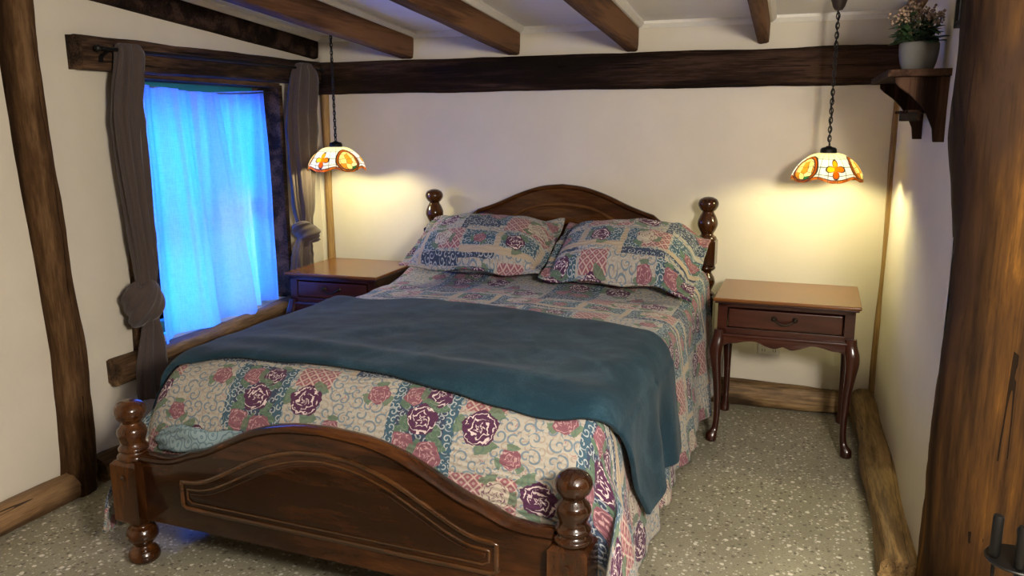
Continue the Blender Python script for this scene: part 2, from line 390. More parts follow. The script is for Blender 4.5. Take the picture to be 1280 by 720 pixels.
def quilt_mat(name, ou=0.0, ov=0.0):
    """Patchwork print in metres: roses, trellis, scrolls and lace blocks on cream."""
    m = Mat(name); P = 0.63
    U, V, _ = m.xyz(m.tc.outputs['UV'])
    uv = m.comb(U, V)
    wn = m.noise(uv, 22, 2)
    Uo, Vo = U+ou, V+ov
    u = (Uo+(wn-.5)*.010).mod(P); v = (Vo+(wn-.5)*.012).mod(P)
    n_f = m.noise(uv, 75, 2, .5); n_m = m.noise(uv, 30, 2, .5)
    CREAM = (.345, .32, .27); BUR = (.235, .09, .105); NAVY = (.035, .05, .085); TEAL = (.042, .085, .12); BEIGE = (.36, .29, .21); SLATE = (.10, .155, .21); GREEN = (.085, .135, .085)
    def curls(scale, freq, thr):
        vo = m.voro(uv, scale, 'F1', '2D', .75)
        sub = m.nt.nodes.new('ShaderNodeVectorMath'); sub.operation = 'SUBTRACT'
        m.link(uv, sub.inputs[0]); m.link(vo.outputs['Position'], sub.inputs[1])
        x, y, _ = m.xyz(sub.outputs[0]); c = m.xyz(vo.outputs['Color'])
        d = S(m.nt, vo.outputs['Distance'])
        a = y.atan2(x)*(c[0].gt(.5)*2.0-1.0)
        f = (a+d*freq+c[1]*6.28).sin()
        return f.step(thr, thr+.18)*d.gt(.07)*d.lt(.62)
    big = curls(22, 13.0, .55); small = curls(40, 11.0, .45)
    col_ = m.mix(big*.85, CREAM, SLATE)
    pink = m.noise(uv, 17, 2).step(.60, .64)
    mid = curls(28, 12.0, .5)
    col_ = m.mix(mid*(1.0-big)*.55, col_, (.25, .185, .15))
    col_ = m.mix(pink*(1.0-big)*small*.7, col_, (.28, .14, .14))
    def rect(x0, x1, y0, y1):
        cx, cy, hx, hy = (x0+x1)/2, (y0+y1)/2, (x1-x0)/2, (y1-y0)/2
        return (u-cx).abs().lt(hx)*(v-cy).abs().lt(hy)
    # trellis
    p_ = ((Uo+Vo)/.040).mod(1.0); q_ = ((Uo-Vo)/.040).mod(1.0)
    line = (p_-.5).abs().gt(.40).max((q_-.5).abs().gt(.40))
    dot = ((p_-.5)*(p_-.5)+(q_-.5)*(q_-.5)).lt(.03)
    trel = m.mix(line*.8, m.mix(dot*.6, BUR, CREAM), (.46, .37, .31))
    lace = m.mix(small*.8, TEAL, (.37, .40, .39))
    navy = m.mix(small*.7, NAVY, (.38, .40, .40))
    for fill, rects in ((trel, ((.20, .43, .02, .15), (.22, .36, .36, .46), (.50, .63, .50, .63))),
                        (navy, ((.0, .17, .04, .44), (.42, .63, .445, .487), (.0, .20, .465, .49), (.60, .63, .0, .16))),
                        (BEIGE, ((.0, .40, .485, .515), (.19, .215, .485, .63), (.40, .42, .44, .63))),
                        (lace, ((.01, .185, .52, .63), (.222, .395, .52, .63), (.17, .205, .06, .44), (.425, .50, .49, .63), (.60, .63, .17, .44)))):
        mk = None
        for r in rects:
            k = rect(*r); mk = k if mk is None else mk.max(k)
        col_ = m.mix(mk, col_, fill)
    roses = [(.045, .385, .042, 1), (.125, .395, .045, 0), (.090, .300, .055, 0), (.035, .205, .047, 1), (.125, .185, .050, 1),
             (.285, .305, .062, 0), (.40, .215, .036, 1), (.50, .105, .062, 0), (.36, .09, .05, 2), (.545, .37, .04, 1), (.29, .565, .05, 0), (.10, .565, .035, 1), (.52, .565, .05, 2)]
    for cx, cy, r, kind in roses:
        dx = (u-cx)/r; dy = (v-cy)/r
        d = (dx*dx+dy*dy).sqrt(); a = dy.atan2(dx)
        dd = d+(n_f-.5)*.28
        leaf = ((a*3.0+cx*40).sin()+(n_m-.5)*1.5).gt(.25)*dd.lt(1.42)
        col_ = m.mix(leaf*.85, col_, GREEN)
        edge = (dd+(a*5.0+cy*30).sin()*.07).lt(.95)
        stroke = (d*3.1+(a*2.5+d*5.0+cx*60+(n_m-.5)*7.0).sin().abs()*.62+(n_f-.5)*.7).mod(1.0).gt(.70)*(n_m+(a*2.0+d*5).sin()*.12).step(.36, .44)*dd.lt(.88)
        base = ((.070, .024, .058), (.185, .075, .095), (.40, .35, .28))[kind]
        hi = ((.62, .52, .50), (.40, .25, .25), (.12, .045, .08))[kind]
        col_ = m.mix(edge, col_, m.mix(stroke*.9, base, hi))
    m.set(color=col_, rough=.9, spec=.12, sheen=.08)
    ql = ((V*2*pi/.022+(U*2*pi/.16).sin()*1.6).sin())
    m.bump(ql*.6+n_m*.6, .35, .006)
    return m.m
M_quilt = quilt_mat('patchwork_rose_quilting', -.284, 0.0)
M_sham = quilt_mat('patchwork_rose_sham', .30, .42)
M_sham2 = quilt_mat('patchwork_rose_sham_light', .02, .33)
def lining_mat():
    m = Mat('pale_blue_quilt_lining'); uv = m.tc.outputs['UV']
    vo = m.voro(uv, 26, 'F1', '2D', .7); d = S(m.nt, vo.outputs['Distance'])
    k = (d*16).sin().step(.5, .75)
    m.set(color=m.mix(k*.75, (.20, .27, .29), (.07, .115, .15)), rough=.9, spec=.1); return m.m
M_lining = lining_mat()

# ------------------------------------------------------------------ the room
W = 3.319
CZ, CS = 2.055, 0.072            # ceiling height at the back wall and its rise towards the camera
YB = -6.6; XR = 5.2
def struct(mb, name, mat, **k):
    o = mb.build(name, mat, **k); o['kind'] = 'structure'; return o
struct(MB().box((-.35, YB-.15, -.10), (XR+.15, .15, 0)), 'floor', M_floor, smooth=False)
zc = lambda y: CZ - CS*y
mb = MB(); mb.add([(-.35, .15, zc(.15)), (XR+.15, .15, zc(.15)), (XR+.15, YB-.15, zc(YB-.15)), (-.35, YB-.15, zc(YB-.15)),
                   (-.35, .15, zc(.15)+.12), (XR+.15, .15, zc(.15)+.12), (XR+.15, YB-.15, zc(YB-.15)+.12), (-.35, YB-.15, zc(YB-.15)+.12)],
                  [(0,1,2,3),(7,6,5,4),(0,4,5,1),(1,5,6,2),(2,6,7,3),(3,7,4,0)])
struct(mb, 'ceiling', M_ceil, smooth=False)
struct(MB().box((-.35, 0, 0), (W+.15, .15, 2.06)), 'wall_back', M_wall, smooth=False)
# left wall with the window opening (y -1.55..-.39, z .52..1.74)
wy0, wy1, wz0, wz1 = -1.55, -.385, .46, 1.745
mb = MB()
mb.box((-.30, YB, 0), (0, wy0, 2.62)); mb.box((-.30, wy1, 0), (0, .0, 2.2)); mb.box((-.30, wy0, 0), (0, wy1, wz0)); mb.box((-.30, wy0, wz1), (0, wy1, 2.3))
struct(mb, 'wall_left', M_wall, smooth=False)
# right wall: slightly wavy hand-plastered face
def rw(a, b):
    y = lerp(0.0, -1.76, a); z = lerp(0, 2.25, b)
    return (W+.006*fbm(y, z, 3, 2.2), y, z)
mb = MB(); mb.grid(rw, 30, 36); mb.box((W+.02, -1.76, 0), (W+.15, 0, 2.25))
struct(mb, 'wall_right', M_wall)
struct(MB().box((3.85, -1.85, 0), (XR, -1.75, 2.3)), 'wall_right_return', M_wall, smooth=False)
struct(MB().box((XR, YB, 0), (XR+.15, -1.75, 2.62)), 'wall_far_right', M_brickd, smooth=False)
struct(MB().box((-.30, YB-.15, 0), (XR+.15, YB, 2.65)), 'wall_front', M_brickd, smooth=False)

# rough timbers -----------------------------------------------------------------
def timber(path, half, n=20, sq=3.0, rough=.012, sc=5.0, seed=0.0, steps=40, up=None, wob=0.0):
    """a hewn trunk along a path; half(i_t) -> (a, b) half sizes; sq = squareness of the section"""
    P = [Vector(q) for q in path]; L = [0]
    for a, b in zip(P, P[1:]): L.append(L[-1]+(b-a).length)
    pts = []
    for i in range(steps+1):
        d = L[-1]*i/steps
        k = next(j for j in range(len(P)-1) if d <= L[j+1]+1e-9)
        t = (d-L[k])/(L[k+1]-L[k]); q = P[k].lerp(P[k+1], t)
        if wob:
            q = q+Vector((fbm(d, seed, 0, 1.3)*wob, fbm(d, seed, 7, 1.3)*wob, fbm(d, seed, 13, 1.3)*wob))
        pts.append(q)
    def sect(th, i):
        c, s_ = cos(th), sin(th)
        r = (abs(c)**sq+abs(s_)**sq)**(-1/sq)
        r *= 1+fbm(c*.6+seed, s_*.6, L[-1]*i/steps*1.0, sc*.35, 4)*rough/0.05
        return c*r, s_*r
    return MB().tube(pts, lambda i: half(i/steps), n, sect=sect, up=up)

# wall beam across the back wall
o = timber([(0.02, -.028, 1.802), (W-.0, -.028, 1.802)], lambda t: (.036, .093), n=24, sq=6, rough=.004, sc=8, steps=60).build('wall_beam', M_dark, recenter=True, angle=60)
tag(o, 'long dark hewn timber beam running across the back wall above the bed', 'beam')
# rafters
raft = [(-.005, 1.921, .045), (.640, 1.905, .044), (1.307, 1.906, .039), (1.982, 1.903, .035), (2.660, 1.921, .030), (3.332, 1.95, .035)]
rl = ['dark rough ceiling rafter lying against the left wall above the window', 'brown ceiling rafter just right of the smaller pendant lamp chain',
      'brown ceiling rafter ending above the left end of the headboard', 'brown ceiling rafter ending above the right half of the headboard',
      'orange brown ceiling rafter between headboard and the right pendant lamp', 'brown ceiling rafter end showing behind the potted plant']
for i, ((x, zb, hw), lb) in enumerate(zip(raft, rl)):
    za = zb+CS*6.3
    mb = MB(); hh = .085
    n = 40
    path = [(x, lerp(-.004, -6.3, k/n), lerp(zb, za, k/n)+hh) for k in range(n+1)]
    def sect(th, k, s=i):
        c, s_ = cos(th), sin(th); r = (abs(c)**9+abs(s_)**9)**(-1/9.)
        r *= 1+.03*fbm(c+s*3, s_, k*.3, 1.0, 3); return c*r, s_*r
    mb.tube(path, (hw, hh), 24, sect=sect)
    o = mb.build('ceiling_beam', M_dark if i == 0 else M_raft, recenter=True, angle=45)
    tag(o, lb, 'beam', 'ceiling rafters')
# cornice strips between the rafters
k = 0
xs = [(-.0, 0)]+[(x, hw) for x, _, hw in raft]+[(W+.05, 0)]
for (xa, ha), (xb, hb) in zip(xs[1:-1], xs[2:]):
    a, b = xa+ha, min(xb-hb, W)
    if b-a < .05: continue
    k += 1
    mb = MB()
    z = CZ
    mb.prism([(0, z-.034), (-.010, z-.034), (-.026, z-.012), (-.026, z+.01), (0, z+.01)], a, b, 'yz')
    struct(mb, 'trim_%d' % k, M_trim, smooth=False)
    k += 1
    mb = MB()                                     # quad down the right-hand rafter face side
    prof = [(a-.002, -.030), (a+.012, -.030), (a+.030, -.012), (a+.030, .01), (a-.002, .01)]
    va = [(px, -.02, CZ+pz) for px, pz in prof]; vb = [(px, -6.3, CZ+CS*6.3+pz) for px, pz in prof]
    nn = len(prof)
    mb.add(va+vb, [tuple(range(nn)), tuple(range(2*nn-1, nn-1, -1))]+[(q, q+nn, (q+1) % nn+nn, (q+1) % nn) for q in range(nn)])
    struct(mb, 'trim_%d' % k, M_trim, smooth=False)

# window lintel (outside face), sill log, jambs
o = timber([(.03, -1.845, 1.822), (.03, -1.2, 1.825), (.032, -.04, 1.832)], lambda t: (.055, lerp(.070, .066, t)), n=24, sq=5, rough=.005, sc=7, steps=50, seed=4).build('window_lintel', M_lint, recenter=True, angle=55)
tag(o, 'thick dark hewn timber lintel above the curtained window', 'lintel')
o = timber([(.035, -1.815, .443), (.03, -1.3, .445), (.03, -.8, .450), (.028, -.15, .456)], lambda t: (.056+.006*sin(9*t), .056+.006*sin(7*t+1)), n=28, sq=2.05, rough=.010, sc=6, steps=50, seed=9).build('window_log_sill', M_sill, recenter=True, angle=60)
tag(o, 'round brown log serving as the window sill with sawn end at left', 'sill')
o = timber([(.006, -1.62, .48), (.004, -1.60, .8), (.004, -1.575, 1.2), (.004, -1.57, 1.76)], lambda t: (.035, .045+.01*sin(5*t)), n=18, sq=3.5, rough=.02, seed=2, up=(1, 0, 0)).build('window_jamb_timber', M_lint, recenter=True, angle=60)
tag(o, 'crooked dark upright timber beside the window behind the left curtain', 'jamb')
struct(MB().box((-.26, -.405, .5), (.012, -.368, 1.75)), 'trim_30', M_lint, smooth=False, bevel=.004)
struct(MB().box((-.26, -1.54, 1.736), (.02, -.40, 1.76)), 'trim_31', M_lint, smooth=False, bevel=.004)
# window
win = bpy.data.objects.new('window_1', None); col.objects.link(win); win.location = (-.2, -.97, .5); win['kind'] = 'structure'
mb = MB()
y0, y1, z0, z1 = -.575, .570, -.02, 1.238
mb.box((-.03, y0, z0), (.03, y0+.05, z1)); mb.box((-.03, y1-.05, z0), (.03, y1, z1)); mb.box((-.03, y0+.05, z1-.075), (.03, y1-.05, z1)); mb.box((-.03, y0+.05, z0), (.03, y1-.05, z0+.06))
mb.box((-.025, y0+.05, .56), (.025, y1-.05, .61)); mb.box((-.02, -.02, z0+.06), (.02, .02, z1-.06))
mb.build('window_frame', M_teal, win, smooth=False, bevel=.003)
MB().box((-.004, y0+.045, z0+.05), (.0, y1-.045, z1-.05)).build('window_pane', M_glass, win, smooth=False)

# timber posts
o = timber([(.02, -2.075, -.02), (.02, -2.06, .12), (.022, -2.04, .6), (.022, -2.06, 1.0), (.02, -2.085, 1.4), (.02, -2.10, 1.8), (.02, -2.10, 2.19)],
           lambda t: (.055, interp([(0, .098), (.05, .095), (.25, .092), (.45, .088), (.7, .09), (1, .086)], t)), n=28, sq=2.8, rough=.008, sc=5, seed=11, steps=70, up=(1, 0, 0)).build('timber_post', M_postL, recenter=True, angle=70)
tag(o, 'gnarled brown tree trunk post on the white wall left of the window', 'post')
o = timber([(3.575, -1.80, .0), (3.572, -1.80, .5), (3.585, -1.80, 1.0), (3.565, -1.80, 1.4), (3.545, -1.80, 2.16)],
           lambda t: (.270, .17), n=40, sq=3.0, rough=.006, sc=4, seed=23, steps=80, up=(0, 1, 0)).build('timber_post', M_postR, recenter=True, angle=70)
tag(o, 'massive golden brown timber post filling the right edge behind the fire tools', 'post')
o = timber([(.062, -.012, .0), (.066, -.012, .7), (.072, -.012, 1.3), (.070, -.012, 1.71)], lambda t: (.022+.004*sin(7*t), .02), n=14, sq=3.5, rough=.015, seed=5, up=(0, 1, 0)).build('corner_post', M_strip, recenter=True, angle=60)
tag(o, 'honey coloured timber strip in the corner beside the right curtain', 'post')
o = timber([(W-.012, -.012, .12), (W-.002, -.012, .7), (W-.010, -.012, 1.3), (W-.006, -.012, 1.71)], lambda t: (.014+.003*sin(8*t), .018), n=14, sq=3.0, rough=.015, seed=6, up=(0, 1, 0)).build('corner_post', M_strip, recenter=True, angle=60)
tag(o, 'thin honey coloured timber strip in the corner behind the right nightstand', 'post')
# log skirting
struct(timber([(.02, -.052, .062), (W-.06, -.052, .062)], lambda t: (.052+.004*sin(30*t), .066+.004*sin(17*t)), n=22, sq=3.0, rough=.012, seed=31, steps=80), 'baseboard_back', M_logx, recenter=True, angle=70)
struct(timber([(W-.055, -.02, .06), (W-.05, -.8, .055), (W-.05, -1.75, .042)], lambda t: (.066+.004*sin(14*t), lerp(.078, .05, t)), n=24, sq=2.8, rough=.012, seed=33, steps=60), 'baseboard_right', M_log, recenter=True, angle=70)
struct(timber([(.045, -2.03, .04), (.045, -4, .045), (.045, -6.3, .045)], lambda t: (.062, .052+.003*sin(25*t)), n=22, sq=2.6, rough=.012, seed=37, steps=90), 'baseboard_left', M_sill, recenter=True, angle=70)
struct(timber([(.045, -.11, .05), (.045, -1.0, .05), (.045, -1.97, .05)], lambda t: (.055, .055+.003*sin(25*t)), n=22, sq=2.8, rough=.012, seed=41, steps=60), 'baseboard_left_rear', M_sill, recenter=True, angle=70)

# ------------------------------------------------------------------ bed
BH = Vector((.8392, -.1021, 0)); BR = radians(-2.6855); L = 2.33
bed = thing('bed', 'polished dark mahogany double bed with arched headboard and footboard', 'bed', BH, BR)
def crest(pts, n=80):
    a, b = pts[0][0], pts[-1][0]
    return [(lerp(a, b, i/n), sinterp(pts, lerp(a, b, i/n))) for i in range(n+1)]
def mirror(half):                     # half profile from the left post to the middle (.8)
    return half+[(1.6-x, z) for x, z in reversed(half[:-1])]
# headboard top: flare, cusp, then the arch
hl = [(.05, .915), (.14, .932), (.21, .972), (.265, 1.008), (.292, 1.030)]
ha = [(.292, 1.030), (.36, 1.052), (.44, 1.082), (.52, 1.118), (.60, 1.148), (.69, 1.172), (.80, 1.183)]
def curve(segs, n=24):
    out = []
    for sg in segs:
        c = crest(sg, n); out += c if not out else c[1:]
    return out
ht = curve([hl, ha]); ht = ht+[(1.6-x, z) for x, z in reversed(ht[:-1])]
hb = MB().prism(ht+[(1.55, .32), (.05, .32)], -.014, .018).build('headboard', M_bed, bed, bevel=.004, angle=35)
def ribbon(pts, y, r, n=8):
    return MB().tube([(x, y, z) for x, z in pts], r, n, up=(0, 1, 0))
def sub(pts, dz, sx=1.0):
    return [(.8+(x-.8)*sx, z+dz) for x, z in pts]
capp = [(x, z) for x, z in ht]
ribbon(capp, .0, (.014, .026), 12).build('crest_moulding', M_bed, hb, angle=50)
ia = crest([(.26, .90), (.40, .952), (.50, 1.005), (.60, 1.055), (.70, 1.078), (.80, 1.085)], 40); ia = ia+[(1.6-x, z) for x, z in reversed(ia[:-1])]
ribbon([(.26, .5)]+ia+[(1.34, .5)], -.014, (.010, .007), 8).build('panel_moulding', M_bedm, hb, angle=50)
ia2 = sub(ia, -.018, .96)
MB().prism([(ia2[0][0], .52)]+ia2+[(ia2[-1][0], .52)], -.018, -.008).build('raised_panel', M_bed, hb, bevel=.006, seg=3, angle=35)
# footboard
fl = [(.05, .404), (.12, .404), (.19, .412), (.262, .440)]
fa = [(.262, .440), (.33, .462), (.43, .510), (.53, .556), (.65, .588), (.80, .600)]
ft = curve([fl, fa]); ft = ft+[(1.6-x, z) for x, z in reversed(ft[:-1])]
fb = MB().prism(ft+[(1.55, .172), (.05, .172)], -L-.020, -L+.020).build('footboard', M_bed, bed, bevel=.004, angle=35)
ribbon(ft, -L, (.014, .034), 12).build('crest_moulding', M_bed, fb, angle=50)
ja = crest([(.222, .345), (.29, .352), (.36, .378), (.46, .430), (.56, .480), (.68, .518), (.80, .530)], 40); ja = ja+[(1.6-x, z) for x, z in reversed(ja[:-1])]
loop = ja+[(1.378, .262), (1.36, .250), (.24, .250), (.222, .262)]
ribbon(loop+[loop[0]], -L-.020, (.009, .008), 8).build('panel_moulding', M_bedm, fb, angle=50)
def inset(pts, d):
    out = []
    cx, cz = .8, .37
    for x, z in pts:
        out.append((x+d*(1 if x < cx else -1)*min(1, abs(x-cx)/.05), z-d if z > .30 else z+d))
    return out
lp2 = inset(loop, .024)
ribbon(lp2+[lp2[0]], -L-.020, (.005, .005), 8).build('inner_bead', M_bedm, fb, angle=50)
lp3 = inset(loop, .034)
MB().prism(lp3, -L-.025, -L-.015).build('raised_panel', M_bed, fb, bevel=.004, seg=3, angle=35)
# posts
def block(mb, x, y, z0, z1, h, ch=.012):
    def ring(k, z): return [(x+sx*k, y+sy*k, z) for sx, sy in ((-1,-1),(1,-1),(1,1),(-1,1))]
    v = ring(h-ch, z0)+ring(h, z0+ch)+ring(h, z1-ch)+ring(h-ch, z1)
    f = [(3,2,1,0), (12,13,14,15)]
    for r in range(3):
        for q in range(4): f.append((r*4+q, r*4+(q+1) % 4, r*4+4+(q+1) % 4, r*4+4+q))
    mb.add(v, f)
def dense(prof, n=5):
    pr = [(i, r, z) for i, (r, z) in enumerate(prof)]
    rs = [(i, r) for i, r, z in pr]; zs = [(i, z) for i, r, z in pr]; m = len(prof)-1
    out = []
    for q in range(m*n+1):
        out.append((max(0.0, sinterp(rs, q/n)), lerp(prof[min(int(q/n), m)][1], prof[min(int(q/n)+1, m)][1], q/n-int(q/n))))
    return out
foot_turn = dense([(.040, 0), (.052, .012), (.054, .030), (.046, .046), (.034, .056), (.030, .064), (.040, .076), (.053, .095), (.054, .112), (.046, .130), (.034, .140), (.038, .150), (.046, .158), (.046, .166)])
finial = dense([(.048, .0), (.055, .006), (.055, .016), (.047, .022), (.043, .030), (.049, .034), (.050, .042), (.044, .050), (.040, .060), (.046, .080), (.050, .096), (.046, .112), (.036, .124), (.032, .132), (.036, .138), (.045, .148), (.0525, .166), (.051, .184), (.040, .200), (.022, .209), (.001, .212)])
def foot_post(x):
    mb = MB(); y = -L
    mb.lathe(foot_turn, (x, y, 0), 32)
    block(mb, x, y, .160, .392, .057)
    p_ = mb.build('foot_post', M_bedz, bed, angle=38)
    MB().lathe(finial, (x, y, .390), 36).build('turned_finial', M_bedz, p_, angle=60)
    MB().lathe([(.001, 0), (.009, .001), (.010, .004), (.0, .006)], (0, 0, 0), 14).build('bolt_cap', M_bedz, p_).matrix_local = Matrix.Translation((x, y-.0565, .335)) @ Matrix.Rotation(radians(90), 4, 'X')
    return p_
foot_post(0.0); foot_post(1.6)
head_turn = dense([(.044, .62), (.050, .628), (.046, .640), (.034, .650), (.040, .668), (.050, .695), (.046, .722), (.034, .742), (.031, .752), (.042, .762), (.050, .772), (.048, .782), (.042, .79)])
hfin = dense([(.044, .0), (.050, .004), (.046, .018), (.034, .026), (.032, .034), (.042, .052), (.052, .078), (.051, .100), (.040, .128), (.031, .144), (.031, .150), (.040, .158), (.051, .178), (.052, .196), (.042, .214), (.022, .224), (.001, .227)])
def head_post(x):
    mb = MB(); y = 0.0
    mb.lathe(foot_turn, (x, y, 0), 28); block(mb, x, y, .160, .63, .052); mb.lathe(head_turn, (x, y, 0), 32); block(mb, x, y, .785, .925, .050, .008)
    p_ = mb.build('head_post', M_bedz, bed, angle=38)
    MB().lathe(hfin, (x, y, .922), 32).build('turned_finial', M_bedz, p_, angle=60)
head_post(0.0); head_post(1.6)
for x in (.0, 1.6):
    MB().box((x-.014, -L+.056, .20), (x+.014, -.051, .34)).build('side_rail', M_bedz, bed, smooth=False, bevel=.004)
mb = MB()
for q in range(9): mb.box((.012, -.25-q*.235-.04, .325), (1.588, -.25-q*.235+.04, .345))
for q in range(3): mb.box((.014+q*.771, -L+.06, .285), (.044+q*.771, -.055, .326))
mb.build('slat_base', M_bed, bed, smooth=False)
o = MB().box((.06, -2.03, .348), (1.54, -.06, .64)).build('mattress', plain('white_ticking', (.6, .58, .54), .9), smooth=True, bevel=.05, seg=4)
o.location = BH; o.rotation_euler = (0, 0, BR); tag(o, 'white mattress hidden under the rose bedspread', 'mattress')

# bedspread -----------------------------------------------------------------------
RC = .085
def ztop(s, t):
    z = .690+.026*cos((s-.8)/.8*1.45)
    z += .095*sstep(.60, .18, t)                                    # bolster under the pillows
    e = max(0.0, min(1.0, (t-2.03)/.235)); z -= .335*(1-max(0.0, 1-e**2.3)**.5)   # falls behind the footboard
    z += .009*fbm(s, t, 1, 2.6, 3)
    return z
def qpt(a, t, off=0.0):
    """a: arc distance from the bed centreline, t: distance from the headboard"""
    sg = 1 if a >= 0 else -1; A = abs(a)
    hw = .80+(.03 if sg > 0 else .015)+off
    q = RC+off; fl_ = hw-q; arc = q*pi/2
    e = sstep(1.85, 2.30, t)
    if A <= fl_: x = A; dz = 0; down = 0
    elif A <= fl_+arc: th = (A-fl_)/q; x = fl_+q*sin(th); dz = q*(1-cos(th)); down = 0
    else:
        down = A-fl_-arc
        x = hw+down*(.12 if sg > 0 else .02+.06*sstep(.8, 1.6, t)); dz = q+down
    s = .8+sg*min(x, fl_)
    z0 = ztop(s, t)
    hemfac = 1.0
    if down > 0:
        f = down*(1+.0)
        x += (.016+.012*e)*min(1, f/.18)*sin(t*15+sg*1.3+1.2*sin(t*4))+.010*f*2*sin(t*31+2)
        x += .10*sstep(1.5, 2.25, t)*f if sg > 0 else .02*sstep(1.6, 2.2, t)*f
        tot = .625; hem = .095
        dz = q+(z0-q-hem)*min(1.2, down/(tot-arc-0.0)) if True else dz
    tt = t
    if sg > 0 and down > 0: tt = t+.17*sstep(1.7, 2.27, t)*min(1, down/.22)*sstep(.0, .12, down)
    if sg < 0 and down > 0: tt = t+.10*sstep(1.9, 2.27, t)*min(1, down/.25)
    x += .055*sstep(2.12, 2.25, tt)*sstep(0, .06, down)
    y = .8+sg*x
    wr = .006*fbm(y*1.0, tt, z0-dz, 7, 3)*(.35 if off > 0 else 1)
    return Vector((y+(wr if down else 0), -tt, z0-dz+off+(0 if down else wr)))
AL, AR = -1.36, 1.37
ARC = [(2.27, 0.0)]                     # length along the centre line from the foot hem
_t, _l = 2.27, 0.0
while _t > .075:
    _n = max(.075, _t-(.0025 if _t > 1.9 else .02)); _l += sqrt((_t-_n)**2+(ztop(.8, _t)-ztop(.8, _n))**2); ARC.append((_n, _l)); _t = _n
ARC.reverse()
def place(o):
    o.location = BH; o.rotation_euler = (0, 0, BR); return o
mb = MB()
tq = lambda j: .075+(2.27-.075)*(1-(1-j)**1.5) if False else (lerp(.075, 2.03, j/.72) if j < .72 else 2.03+.24*sin((j-.72)/.28*pi/2))
mb.grid(lambda i, j: qpt(lerp(AL, AR, i), tq(j)), 230, 190, lambda i, j: (lerp(AL, AR, i)+2.0, 1.12*interp(ARC, tq(j))))
quilt = place(mb.build('bedspread', M_quilt, solid=.010, offset=-1, angle=0, fix=True))
tag(quilt, 'quilted patchwork bedspread printed with purple roses, spread over the bed', 'bedspread')
# the folded-back corner of its pale blue lining at the foot
def fold(i, j):
    th = 2*pi*j; t = i
    s = lerp(.055, .50, t); r = .044*sin(pi*min(1, t*.85+.12))**.5*(1-.35*t)+.008
    k = 1+.18*sin(5*th+t*9)+.1*sin(3*th-t*14)
    z = lerp(.436, .500, t**1.4)+.010*sin(t*7)
    return Vector((s, -2.255-.012*sin(t*5)+r*k*cos(th)*.72, z+r*k*sin(th)))
mb = MB(); mb.grid(fold, 60, 36, lambda i, j: (i*.5, j*.25))
mb.build('folded_lining_corner', M_lining, quilt, angle=0)['label'] = 'pale blue patterned lining folded at the foot corner'
mb = MB(); mb.box((1.690, -.302, .315), (1.730, -.299, .385)); mb.build('care_tag', M_tag, quilt, smooth=False)['label'] = 'small white fabric tag on the right hem'

# throw -----------------------------------------------------------------------------
def t_back(a):  return sinterp([(-1.3, 1.06), (-.8, 1.10), (-.60, 1.12), (-.2, 1.07), (.2, 1.14), (.62, 1.20), (.85, 1.24), (1.1, 1.22), (1.4, 1.10)], a)
def t_front(a): return sinterp([(-1.3, 2.16), (-.8, 2.14), (-.5, 2.09), (-.06, 2.075), (.25, 2.12), (.50, 2.15), (.66, 2.16), (.80, 2.13), (.92, 2.04), (1.06, 1.92), (1.25, 1.80)], a)
def bl(i, j):
    a = lerp(-1.20, 1.235+.01*sin(j*9), i); t = lerp(t_back(a), t_front(a), j)
    q = qpt(a, t, .014)
    h = .003*fbm(a, t, 5, 4, 3)+.010*exp(-((t-1.95-.05*sin(a*2))/.05)**2)*sstep(.9, .5, abs(a))
    h += .005*max(0, sin((a*1.2+t)*5.5))**6*sstep(.95, .6, abs(a))*.8
    # rolled hems
    ed = min(j, 1-j); q.z += h-.004*sstep(.02, 0, ed)
    if abs(a) > .9: q.x += .008*(1 if a > 0 else -1)
    return q
mb = MB(); mb.grid(bl, 190, 90)
o = place(mb.build('throw_blanket', M_throw, solid=.016, offset=1, angle=0)); tag(o, 'plain teal fleece throw laid across the lower half of the bed', 'blanket')
b = o.modifiers.new('round', 'BEVEL'); b.width = .006; b.segments = 2; b.limit_method = 'ANGLE'; b.angle_limit = radians(60)

